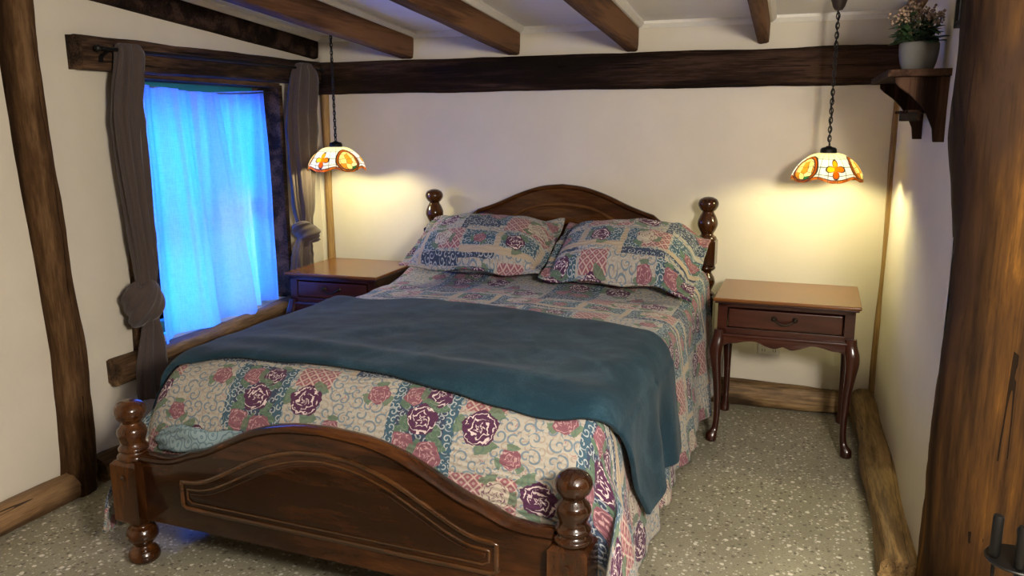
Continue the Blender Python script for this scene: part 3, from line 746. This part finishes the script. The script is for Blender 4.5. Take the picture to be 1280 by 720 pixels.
# pillows ---------------------------------------------------------------------------
def pillow(name, label, mat, c, w_, d_, tk, tilt, rz, seed, droop=0.0):
    def f(sgn):
        def g(i, j):
            x = (i-.5)*2; y = (j-.5)*2
            fx, fy = abs(x)*(w_/2+.045)/(w_/2), abs(y)*(d_/2+.03)/(d_/2)
            k = max(0, 1-min(1, fx)**3.0)**.55*max(0, 1-min(1, fy)**2.6)**.55
            X = x*(w_/2+.045)*(1-.05*abs(y)**3*0); Y = y*(d_/2+.03)
            X *= 1-.03*(1-abs(x))*0
            Z = sgn*(tk/2*k+.004)*(1.0 if sgn > 0 else .8)
            Z += .010*fbm(x*1.5+seed, y*1.5, sgn, 1.6, 4)*(.4+k)+.012*sin(x*7+seed)*abs(y)**3*sstep(.7, 1, abs(y))
            Z += .016*fbm(x*2+seed*2, y*2, 0, 1.2, 2)*sstep(.8, 1, max(abs(x), abs(y)))
            Z -= droop*sstep(.55, 1, x)*.10
            return Vector((X, Y, Z))
        return g
    mb = MB(); N, Q = 70, 48
    uvf = lambda i, j: (i*(w_+.09), j*(d_+.06))
    mb.grid(f(1), N, Q, uvf); mb.grid(f(-1), N, Q, uvf)
    o = mb.build(name, mat, angle=0, fix=True)
    bm = bmesh.new(); bm.from_mesh(o.data); bmesh.ops.remove_doubles(bm, verts=bm.verts, dist=.0001)
    be = [e_ for e_ in bm.edges if e_.is_boundary]
    if be: bmesh.ops.bridge_loops(bm, edges=be)
    bmesh.ops.recalc_face_normals(bm, faces=bm.faces); bm.to_mesh(o.data); bm.free()
    for p_ in o.data.polygons: p_.use_smooth = True
    Mb = Matrix.Translation(BH) @ Matrix.Rotation(BR, 4, 'Z') @ Matrix.Translation(c) @ Matrix.Rotation(radians(rz), 4, 'Z') @ Matrix.Rotation(radians(tilt), 4, 'X')
    o.matrix_world = Mb; tag(o, label, 'pillow', 'pillows against the headboard'); return o
pillow('pillow', 'left rose patchwork pillow propped against the headboard nearest the window', M_sham, (.475, -.365, .893), .69, .45, .24, 24, 2, 1)
pillow('pillow', 'right rose patchwork pillow propped against the headboard nearest the right nightstand', M_sham2, (1.255, -.380, .888), .66, .47, .25, 25, -1, 4, .6)

# ------------------------------------------------------------------ nightstands
def cab_leg(x, y, sx, sy):
    mb = MB()
    P = [(0, .0), (.01, .03), (.06, .03)]
    # (height, outward offset, half size)
    st = [(.012, .020, .026), (.024, .020, .028), (.036, .012, .021), (.06, .002, .0155), (.12, -.004, .0145), (.22, -.003, .0165), (.32, .004, .020), (.40, .012, .025), (.45, .016, .030), (.485, .012, .031), (.52, .004, .027), (.56, .0, .025)]
    zs = [.012+(.56-.012)*k/36 for k in range(37)]
    off = [(a, b) for a, b, c in st]; hs = [(a, c) for a, b, c in st]
    path = [(x+sx*sinterp(off, z), y+sy*sinterp(off, z), z) for z in zs]
    sq = lambda th, i: ((abs(cos(th))**3+abs(sin(th))**3)**(-1/3)*cos(th), (abs(cos(th))**3+abs(sin(th))**3)**(-1/3)*sin(th))
    mb.tube(path, lambda i: sinterp(hs, zs[i]), 20, sect=sq, up=(1, 0, 0))
    mb.lathe([(.022, 0), (.026, .004), (.026, .013), (.020, .016)], (x+sx*.02, y+sy*.02, 0), 20)
    return mb
def nightstand(name, label, loc, rz, w_=.649, d_=.517, group='matching mahogany nightstands'):
    t = thing(name, label, 'nightstand', loc, rz, group)
    H_ = .716; i = .022
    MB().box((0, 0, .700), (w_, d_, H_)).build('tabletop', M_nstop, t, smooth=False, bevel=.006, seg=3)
    MB().box((.008, .008, .690), (w_-.008, d_-.002, .7005)).build('top_moulding', M_ns, t, smooth=False, bevel=.004)
    c = MB()
    # carcass sides, back and front rails
    c.box((i, i+.012, .51), (i+.02, d_-.02, .692)); c.box((w_-i-.02, i+.012, .51), (w_-i, d_-.02, .692)); c.box((i, d_-.03, .51), (w_-i, d_-.012, .692))
    c.box((i, i+.004, .672), (w_-i, i+.03, .692)); c.box((i, i+.004, .535), (w_-i, i+.03, .572)); c.box((i, i+.004, .535), (i+.045, i+.03, .692)); c.box((w_-i-.045, i+.004, .535), (w_-i, i+.03, .692))
    c.build('carcass', M_ns, t, smooth=False, bevel=.002)
    # scalloped apron
    top = .536; n = 60; low = []
    for k in range(n+1):
        q = k/n; x = lerp(i+.03, w_-i-.03, q); d = abs(q-.5)*2
        z = sinterp([(0, .500), (.06, .494), (.14, .487), (.28, .496), (.45, .514), (.62, .511), (.78, .500), (.92, .496), (1.0, .480)], d)
        low.append((x, z))
    MB().prism(low+[(w_-i-.03, top), (i+.03, top)], i-.004, i+.016).build('front_apron', M_ns, t, bevel=.002, angle=35)
    for xx in (i-.004, w_-i-.012):
        lw = [(lerp(i+.03, d_-.05, k/n), sinterp([(0, .485), (.12, .500), (.5, .508), (.88, .500), (1, .485)], k/n)) for k in range(n+1)]
        MB().prism(lw+[(d_-.05, top), (i+.03, top)], xx, xx+.016, 'yz').build('side_apron', M_ns, t, bevel=.002, angle=35)
    MB().box((i-.006, i-.010, .530), (w_-i+.006, i+.02, .545)).build('waist_moulding', M_ns, t, smooth=False, bevel=.005, seg=3)
    dr = MB().box((i+.052, i-.002, .578), (w_-i-.052, i+.28, .666)).build('drawer', M_ns, t, smooth=False, bevel=.005, seg=3)
    # swan-neck handle
    mb = MB(); cx, cz = w_/2, .622; hy = i-.002
    mb.tube([(cx+lerp(-.045, .045, k/20), hy-.016-.006*sin(pi*k/20), cz+.008-.020*sin(pi*k/20)) for k in range(21)], lambda q: .0042+.0015*sin(pi*q/20), 8)
    for sx in (-1, 1):
        mb.lathe(dense([(.012, 0), (.012, .002), (.006, .006), (.005, .018), (.008, .022), (.001, .026)], 3), (0, 0, 0), 14)
        k0 = len(mb.v)-14*(5*3+1)
        mb.v[k0:] = [(cx+sx*.046+vx, hy-vz, cz+.010+vy) for vx, vy, vz in mb.v[k0:]]
    mb.build('handle', M_brass, dr, angle=50)['label'] = 'dark antique brass swan-neck handle'
    for (x, y, sx, sy) in ((i+.012, i+.014, -1, -1), (w_-i-.012, i+.014, 1, -1), (i+.014, d_-.04, -.35, .35), (w_-i-.014, d_-.04, .35, .35)):
        cab_leg(x, y, sx*.8, sy*.8).build('leg', M_nsz, t, angle=45)
    return t
nightstand('nightstand', 'red mahogany nightstand with curved legs under the larger right pendant lamp', (2.523, -.6697, 0), radians(-1.76))
nightstand('nightstand', 'red mahogany nightstand in the corner between the window and the bed', (.180, -.705, 0), radians(1.0), w_=.575, d_=.54)

# ------------------------------------------------------------------ pendant lamps
def shade_mat(name, rot):
    m = Mat(name); nt_ = m.nt
    U, V, _ = m.xyz(m.tc.outputs['UV'])          # U angle 0..1, V 0 rim .. 1 top
    A = (U+rot)*6.0
    seg = A.mod(2.0)                             # medallion centred at .5, flower at 1.5
    n = m.noise(m.comb(U*40.0, V*8.0), 3, 2)
    cell = (U*24.0).mod(1.0); row = (V*4.6+.1).mod(1.0)
    lead = (cell-.5).abs().gt(.472).max((row-.5).abs().gt(.468))
    c = m.mix(n, (.84, .90, .99), (.88, .93, 1.0))
    top = V.gt(.66); c = m.mix(top, c, (.86, .84, .72))
    # medallion
    dx = (seg-.5)/.46; dy = (V-.34)/.37
    d = (dx*dx+dy*dy).sqrt(); an = dy.atan2(dx)
    med = d.lt(1.0)
    vo = m.voro(m.comb(seg*3.2, V*4.4), 1.6, 'DISTANCE_TO_EDGE', '2D', .9); ed = S(nt_, vo.outputs['Distance'])
    vc = m.voro(m.comb(seg*3.2, V*4.4), 1.6, 'F1', '2D', .9); vcol = m.xyz(vc.outputs['Color'])
    inner = m.mix(vcol[0].gt(.62), (.74, .66, .42), (.82, .78, .62)); inner = m.mix(vcol[1].gt(.58), inner, (.03, .17, .07)); inner = m.mix(vcol[2].gt(.78), inner, (.40, .24, .06))
    inner = m.mix(d.gt(.80), inner, (.26, .10, .012))
    mlead = (ed.lt(.035)*d.lt(.80)).max((d-.80).abs().lt(.035)).max((d-1.0).abs().lt(.05))
    c = m.mix(med, c, inner); lead = lead*(1.0-med)
    # flower
    fx = (seg-1.5)/.30; fy = (V-.36)/.26
    fd = (fx*fx+fy*fy).sqrt(); fa = fy.atan2(fx)
    pr = (fa*2.0).cos().abs()*.72+.20
    fm = fd.lt(pr)
    pc = m.mix(fx.lt(-.12), (.55, .22, .02), (.75, .55, .06)); pc = m.mix(fy.lt(-.25), pc, (.40, .13, .01)); pc = m.mix(fy.gt(.25), pc, (.62, .36, .03))
    c = m.mix(fm, c, pc); lead = (lead*(1.0-fm)).max((fd-pr).abs().lt(.07))
    # amber border following the scallops
    rim = V.lt((A*pi).cos()*0.0+.085)
    c = m.mix(rim, c, m.mix((A*6.0).mod(2.0).gt(1.0), (.27, .105, .015), (.36, .17, .03)))
    lead = lead.max((V-.09).abs().lt(.013)).max(mlead)
    tr = nt_.nodes.new('ShaderNodeBsdfTranslucent'); m.link(c, tr.inputs[0])
    gl = m.b; m.set(color=c, rough=.25)
    x1 = nt_.nodes.new('ShaderNodeMixShader'); x1.inputs[0].default_value = .15
    m.link(tr.outputs[0], x1.inputs[1]); m.link(gl.outputs[0], x1.inputs[2])
    ld = nt_.nodes.new('ShaderNodeBsdfPrincipled'); ld.inputs['Base Color'].default_value = (.02, .016, .012, 1); ld.inputs['Roughness'].default_value = .5
    x2 = nt_.nodes.new('ShaderNodeMixShader'); m.link(lead, x2.inputs[0]); m.link(x1.outputs[0], x2.inputs[1]); m.link(ld.outputs[0], x2.inputs[2])
    m.link(x2.outputs[0], m.out.inputs[0])
    return m.m
def bulb_mat():
    m = Mat('warm_lit_bulb'); m.set(color=(1., .9, .7), emit=(1.0, .90, .45), emit_s=BULB_STRENGTH); return m.m
M_bulb = bulb_mat()
def pendant(label, x, y, ceil_z, rim_z, R, rot, mat):
    t = thing('pendant_lamp', label, 'lamp', (x, y, rim_z), 0, 'stained glass pendant lamps')
    h = .118*R/.157
    prof = [(.036, h), (.060, h-.004), (.090, h-.020), (.118, h-.044), (.140, h-.074), (.152, h-.100), (.157, 0)]
    prof = [(r*R/.157, z) for r, z in prof]
    ks = [(k, r) for k, (r, z) in enumerate(prof)]; kz = [(k, z) for k, (r, z) in enumerate(prof)]
    def sf(i, j):
        a = 2*pi*i; k = (1-j)*6
        r = sinterp(ks, k); z = sinterp(kz, k)
        z += (.009*cos(a*6+rot*2*pi*6))*sstep(.35, 0, j)-.004*abs(sin(a*6+rot*2*pi*6))*sstep(.2, 0, j)
        return (r*cos(a), r*sin(a), z)
    mb = MB(); mb.grid(sf, 144, 26)
    mb.build('lamp_shade', mat, t, solid=.003, angle=0)
    MB().lathe([(.001, h+.034), (.010, h+.034), (.014, h+.030), (.030, h+.026), (.036, h+.020), (.038, h-.002), (.036, h-.006), (.001, h-.006)], (0, 0, 0), 28).build('shade_cap', M_black, t, angle=40)
    # chain
    ztop_ = ceil_z-rim_z-.052; z = h+.036
    n = int((ztop_-z)/.0205)
    st = (ztop_-z)/n
    mb = MB()
    for k in range(n):
        zc_ = z+st*(k+.5); ax = k % 2
        a_, b_ = .0075, st*.5+.0055
        pts = []
        for q in range(12):
            th = 2*pi*q/12; u_, v_ = a_*cos(th), b_*sin(th)
            pts.append((u_, 0, zc_+v_) if ax else (0, u_, zc_+v_))
        mb.tube(pts, .0026, 6, closed=True, up=(0, 1, 0) if ax else (1, 0, 0))
    ch = mb.build('chain', M_black, t, angle=0)
    mb = MB(); mb.tube([(.0045*cos(k*.9), .0045*sin(k*.9), lerp(z, ztop_, k/60)) for k in range(61)], .0028, 6); mb.build('flex_cord', M_black, t, angle=0)
    MB().lathe([(.001, ztop_-.008), (.016, ztop_-.006), (.026, ztop_+.008), (.036, ztop_+.040), (.040, ztop_+.052), (.001, ztop_+.052)], (0, 0, 0), 26).build('ceiling_rose', M_brown, t, angle=40)
    MB().lathe([(.001, h-.006), (.018, h-.006), (.018, h-.040), (.001, h-.040)], (0, 0, 0), 18).build('bulb_holder', M_black, t, angle=40)
    MB().lathe(dense([(.010, h-.040), (.014, h-.050), (.024, h-.066), (.029, h-.082), (.024, h-.098), (.012, h-.106), (.001, h-.108)], 3), (0, 0, 0), 20).build('bulb', M_bulb, t, angle=0)
    return t
pendant('larger looking stained glass pendant lamp hanging on a chain over the right nightstand', 2.996, -.38, zc(-.38), 1.262, .160, .131, shade_mat('leaded_shade_glass', .131))
pendant('stained glass pendant lamp hanging on a chain beside the window curtain',   .368, -.40, zc(-.40), 1.276, .164, .174, shade_mat('leaded_shade_glass_medallion', .174))

# ------------------------------------------------------------------ curtains
rod = thing('curtain_rod', 'thin black curtain rod on the window lintel', 'curtain rod', (0, 0, 0))
MB().tube([(.125, -1.79, 1.838), (.125, -.13, 1.846)], .0085, 12).build('rod', M_black, rod, angle=50)
for y in (-1.755, -.165):
    mb = MB(); mb.tube([(.080, y, 1.815), (.105, y, 1.815), (.125, y, 1.828)], .006, 8); mb.box((.078, y-.012, 1.785), (.086, y+.012, 1.845)); mb.build('bracket', M_black, rod)
for y in (-1.805, -.115):
    MB().lathe(dense([(.001, -.016), (.012, -.010), (.014, 0), (.011, .010), (.001, .016)], 3), (.125, y, 1.838 if y < -1 else 1.846), 14).build('finial', M_black, rod)
def loft(rings, n=72, m=60, pl=9, amp=.22, seed=0.0):
    """rings: (z, x, y, half_y, half_x, pleat amplitude)"""
    zs = [r[0] for r in rings]
    par = lambda k: [(i, r[k]) for i, r in enumerate(rings)]
    P = [par(k) for k in range(6)]
    N = len(rings)-1
    def f(i, j):
        k = i*N; th = 2*pi*j
        z, x, y, hy, hx, am = (sinterp(P[q], k) for q in range(6))
        w_ = 1+am*1.9*(.9-2*abs(sin(pl*th/2+seed+.5*sin(k*.8+seed)+0.0))**.7+.45*sin(round(pl*1.7)*th+seed*2+k*.4))
        c, s_ = cos(th), sin(th)
        return (x+hx*s_*w_, y+hy*c*(1+.25*(w_-1)), z)
    mb = MB(); mb.grid(f, m, n); return mb
def curtain(label, up, knot, tail, seed):
    t = thing('curtain', label, 'curtain', (0, 0, 0), 0, 'tied back taupe curtains')
    loft(up, seed=seed, pl=8).build('curtain_panel', M_curt, t, angle=0)
    ky, kz, kr, kh = knot
    # the knot: a band of cloth wrapped round the bunched curtain, with its own folds
    def kf(i, j):
        a = 2*pi*j; b = lerp(-.5*pi, .5*pi, i)
        tw = a+1.2*b
        r = (cos(b))**.55*(1+.10*sin(3*tw+seed)+.06*sin(7*tw+2*b+seed))
        return (.115+.068*r*sin(a), ky+kr*r*cos(a)-.25*kh*sin(b)*.6, kz+kh*sin(b)*(1+.12*sin(a*2+seed))+.35*kr*cos(a)*cos(b)*(1 if seed < 2 else -1))
    mb = MB(); mb.grid(kf, 40, 60); mb.build('knot', M_curt, t, angle=0)
    loft(tail, seed=seed+2, pl=6, m=40).build('curtain_tail', M_curt, t, angle=0)
    return t
curtain('dark taupe curtain tied in a knot at the left side of the window',
        [(1.868, .125, -1.635, .050, .022, .10), (1.855, .125, -1.640, .062, .030, .15), (1.80, .130, -1.645, .070, .036, .25), (1.62, .122, -1.672, .080, .042, .25), (1.45, .118, -1.672, .078, .044, .25), (1.2, .112, -1.660, .064, .046, .22), (1.0, .110, -1.65, .056, .046, .2), (.86, .112, -1.65, .052, .04, .16), (.76, .115, -1.665, .045, .035, .12)],
        (-1.685, .745, .092, .092),
        [(.70, .115, -1.655, .040, .035, .15), (.63, .112, -1.645, .045, .036, .2), (.55, .110, -1.65, .065, .040, .25), (.45, .108, -1.66, .080, .044, .25), (.33, .105, -1.665, .085, .044, .25), (.30, .105, -1.665, .083, .042, .25)], 1.0)
curtain('grey taupe curtain tied in a knot between the window and the corner',
        [(1.876, .125, -.30, .040, .022, .10), (1.862, .125, -.31, .075, .030, .2), (1.80, .130, -.315, .115, .036, .28), (1.62, .125, -.345, .130, .042, .28), (1.4, .118, -.355, .125, .044, .25), (1.2, .112, -.36, .105, .046, .22), (1.05, .110, -.365, .085, .046, .2), (.97, .112, -.37, .060, .04, .16), (.90, .115, -.365, .045, .035, .12)],
        (-.355, .895, .100, .062),
        [(.87, .115, -.385, .05, .035, .15), (.80, .112, -.40, .075, .040, .2), (.72, .110, -.41, .085, .042, .25), (.60, .108, -.41, .085, .044, .25), (.42, .106, -.41, .085, .044, .25), (.40, .105, -.41, .083, .042, .25)], 3.0)
# sheers
def sheer(name, label, top, bot, zt, zb, x0, ph, pl):
    def f(i, j):
        i = i+(1.35/pl)*sin(i*pl*1.35+ph+.5*sin(j*2))*max(0, sin(i*pi))**.5*(1-.35*j)
        ya = lerp(top[0], top[1], i); yb = lerp(bot[0], bot[1], i)
        z = lerp(zt(i), zb(i), j)
        y = lerp(ya, yb, j)
        x = x0+.042*sin(i*pl+ph+1.2*sin(j*1.5+i*4))*(.45+.55*j)+.010*sin(i*pl*2.7+ph+j)*(1-.5*j)+.010*fbm(i*3, j*1.5, ph, 1.5, 2)
        return (x, y, z)
    mb = MB(); mb.grid(f, 120, 60); return tag(mb.build(name, M_sheer, angle=0, fix=False), label, 'sheer curtain', 'white sheer curtains')
sheer('sheer_curtain', 'white sheer curtain over the left half of the window, glowing blue', (-1.505, -.93), (-1.505, -.72), lambda i: 1.715-.028*sin(i*pi*.5), lambda i: .488+.012*sin(i*4)+.01*i, .012, .3, 17)
sheer('sheer_curtain', 'white sheer curtain over the right half of the window, glowing blue', (-1.05, -.415), (-1.02, -.425), lambda i: 1.686+.034*i, lambda i: .508+.008*sin(i*6), -.070, 1.7, 22)
mb = MB(); mb.tube([(-.012-.022*k/20, lerp(-1.545, -.41, k/20), 1.712-.026*sin(pi*k/20)) for k in range(21)], .004, 8)
o = mb.build('curtain_wire', M_steel, angle=0); tag(o, 'thin sagging wire carrying the white sheer curtains', 'wire')

# ------------------------------------------------------------------ shelf with the potted plant
SH = (W, -1.125, 1.672)
sh = thing('wall_shelf', 'dark oak bracket shelf with lower peg rail on the right wall', 'shelf', (W, -1.12, 1.458))
by0, by1 = -.33, .33                       # local y of the board ends
zb = 1.674-1.458
MB().box((-.195, by0, zb), (.008, by1, zb+.024)).build('shelf_board', M_shelfy, sh, smooth=False, bevel=.004)
br_ = [(.0, .0), (-.034, .0)]
arc = [(-.034, .0), (-.040, .045), (-.060, .090), (-.088, .128), (-.120, .160), (-.150, .182), (-.166, .198), (-.168, zb)]
br_ = [(.006, .0)]+arc+[(.006, zb)]
for y in (by0+.03, by1-.11):
    MB().prism([(x, z) for x, z in br_], y, y+.022).build('bracket', M_shelf, sh, smooth=False, bevel=.002)
ra = MB().box((-.090, by0+.052, .070), (-.074, by1-.11, .100)).build('lower_rail', M_shelfy, sh, smooth=False, bevel=.003)
for k in range(6):
    y = by0+.08+k*.078
    MB().box((-.112, y, .098), (-.020, y+.03, .108)).build('slat', M_shelfy, sh, smooth=False, bevel=.002)
MB().box((-.012, by0+.052, .150), (.006, by1-.11, zb)).build('back_rail', M_shelfy, sh, smooth=False, bevel=.002)
pp = thing('potted_plant', 'dusty pink flowering plant in a round grey pot on the wall shelf', 'plant', (3.232, -1.29, 1.698))
prof = dense([(.001, 0), (.040, 0), (.050, .006), (.058, .030), (.063, .062), (.064, .090), (.061, .096), (.057, .092), (.054, .078), (.001, .078)], 3)
MB().lathe([(r, z) for r, z in prof], (0, 0, 0), 36).build('pot', M_pot, pp, angle=50)
MB().lathe([(.001, .084), (.030, .083), (.0545, .078), (.0545, .074), (.001, .074)], (0, 0, 0), 24).build('soil', M_soil, pp)
stm = MB(); lv = MB(); fw = MB()
rnd = random.Random(5)
def leaf(mb, base, d, ln, wd):
    d = Vector(d).normalized(); sd = d.cross(Vector((0, 0, 1))).normalized(); nn = sd.cross(d)
    b = Vector(base); v = []
    pr = [(0, .12), (.25, .8), (.55, 1), (.8, .7), (1, .02)]
    for t_, k_ in pr:
        c = b+d*ln*t_-nn*ln*.25*t_*t_
        v += [c-sd*wd*k_*.5+nn*.12*wd*k_, c-nn*.05*wd*k_, c+sd*wd*k_*.5+nn*.12*wd*k_]
    f = []
    for r in range(4):
        for q in range(2): f.append((r*3+q, r*3+q+1, r*3+q+4, r*3+q+3))
    mb.add(v, f)
for k in range(30):
    a = rnd.uniform(0, 2*pi); sp = rnd.uniform(.15, 1.0)
    tip = Vector((cos(a)*.098*sp-.018, sin(a)*.115*sp, .095+rnd.uniform(.055, .125)*(1.15-.45*sp)))
    if tip.x > .062: tip.x = .062
    b = Vector((cos(a)*.03*sp, sin(a)*.03*sp, .078))
    mid = (b+tip)*.5+Vector((0, 0, .02))
    stm.tube([b, mid, tip], .0016, 5)
    for q in range(9):
        c = tip+Vector((rnd.gauss(0, .014), rnd.gauss(0, .014), rnd.gauss(0, .010)))
        c.x = min(c.x, .072)
        r = rnd.uniform(.004, .0075)
        fw.add([c+Vector(o_)*r for o_ in ((1,0,0),(-1,0,0),(0,1,0),(0,-1,0),(0,0,1),(0,0,-1))], [(0,2,4),(2,1,4),(1,3,4),(3,0,4),(2,0,5),(1,2,5),(3,1,5),(0,3,5)])
    for q in range(6):
        t_ = rnd.uniform(.25, .8); p0 = b.lerp(tip, t_); aa = a+rnd.uniform(-1.3, 1.3)
        d_ = (cos(aa)*(.2 if cos(aa) > 0 else 1), sin(aa), rnd.uniform(-.1, .5))
        if p0.x < .045: leaf(lv, p0, d_, rnd.uniform(.035, .055), rnd.uniform(.020, .030))
for k in range(26):
    a = 2*pi*k/13+rnd.uniform(-.2, .2); d_ = (cos(a)*(.15 if cos(a) > 0 else 1), sin(a), rnd.uniform(.0, .35))
    leaf(lv, (cos(a)*.038, sin(a)*.04, .092+rnd.uniform(0, .02)), d_, rnd.uniform(.05, .078), rnd.uniform(.028, .038))
stm.build('stems', M_stem, pp); lv.build('leaves', M_leaf, pp, angle=0, fix=False); fw.build('blossoms', M_flower, pp, angle=0)

# framed picture on the right wall
pf = thing('picture_frame', 'small black framed picture on the right wall above the shelf', 'picture', (W, -1.60, 1.815))
mb = MB(); y0, y1, hh, tk = -.024, .085, .26, .022
for a, b in (((-tk, y0, 0), (0, y0+.018, hh)), ((-tk, y1-.018, 0), (0, y1, hh)), ((-tk, y0+.018, 0), (0, y1-.018, .018)), ((-tk, y0+.018, hh-.018), (0, y1-.018, hh))): mb.box(a, b)
mb.build('frame', M_black, pf, smooth=False, bevel=.002)
def print_mat():
    m = Mat('grey_green_print'); v = m.coord()
    n = m.noise(v, 22, 4); x, y, z = m.xyz(v)
    m.set(color=m.mix((z*160.0).sin().gt(.2)*n.gt(.47)*z.lt(.16), m.mix(n, (.20, .22, .18), (.32, .34, .28)), (.10, .11, .09)), rough=.3); return m.m
MB().box((-.012, y0+.018, .018), (-.002, y1-.018, hh-.018)).build('print', print_mat(), pf, smooth=False)
# power outlet
ot = thing('power_outlet', 'white wall power outlet behind the right nightstand', 'outlet', (2.778, 0, .315))
MB().box((-.058, -.010, -.036), (.058, .002, .036)).build('cover_plate', M_outl, ot, smooth=False, bevel=.003)
for x in (-.028, .028):
    mb = MB(); mb.box((x-.008, -.0115, -.020), (x-.005, -.0095, -.006)); mb.box((x+.005, -.0115, -.020), (x+.008, -.0095, -.006)); mb.build('socket_slots', M_black, ot, smooth=False)
    MB().box((x-.006, -.014, .010), (x+.006, -.009, .026)).build('rocker', M_outl, ot, smooth=False, bevel=.001)

# fire tools -----------------------------------------------------------------------
fx, fy = 3.410, -2.45
ftl = thing('fire_tool_stand', 'black metal fireplace tool stand beside the golden timber post', 'fire tool stand', (fx, fy, 0))
MB().lathe([(.001, 0), (.085, 0), (.088, .006), (.080, .012), (.012, .018), (.008, .03), (.008, .56), (.012, .565), (.012, .58), (.001, .585)], (0, 0, 0), 30).build('stand', M_black, ftl, angle=40)
MB().lathe([(.009, .497), (.072, .497), (.074, .500), (.072, .503), (.009, .503)], (0, 0, 0), 32).build('holder_plate', M_black, ftl, angle=40)
for k, (nm, lb) in enumerate((('poker', 'black poker hanging nearest the bed on the fire tool stand'), ('hearth_brush', 'black hearth brush hanging on the back of the fire tool stand'), ('hearth_shovel', 'black hearth shovel hanging on the right of the fire tool stand'), ('fire_tongs', 'black fire tongs hanging on the camera side of the stand'))):
    a = radians((188, 40, 350, 257)[k])
    x, y = fx+.055*cos(a), fy+.055*sin(a)
    t = thing(nm, lb, 'fire tool', (x, y, 0), a, 'fire tools on the stand')
    MB().lathe([(.001, .506), (.0095, .506), (.012, .510), (.012, .606), (.0105, .611), (.001, .612)], (0, 0, 0), 20).build('handle', M_black, t, angle=40)
    MB().tube([(0, 0, .10), (0, 0, .3), (0, 0, .508)], .0045, 8).build('shaft', M_black, t)
    if nm == 'poker': MB().tube([(0, 0, .105), (0, 0, .07), (.012, 0, .055)], lambda i: .0045-.0015*i, 8).build('hook', M_black, t)
    elif nm == 'hearth_brush': MB().lathe([(.008, .12), (.014, .11), (.022, .05), (.001, .045)], (0, 0, 0), 16).build('bristles', M_black, t)
    elif nm == 'hearth_shovel':
        MB().prism([(-.03, .04), (.03, .04), (.034, .09), (.020, .11), (-.020, .11), (-.034, .09)], -.003, .003).build('scoop', M_black, t, smooth=False)
    else:
        for s_ in (-1, 1): MB().tube([(0, s_*.004, .12), (0, s_*.018, .09), (0, s_*.010, .05)], .004, 8).build('jaw', M_black, t)
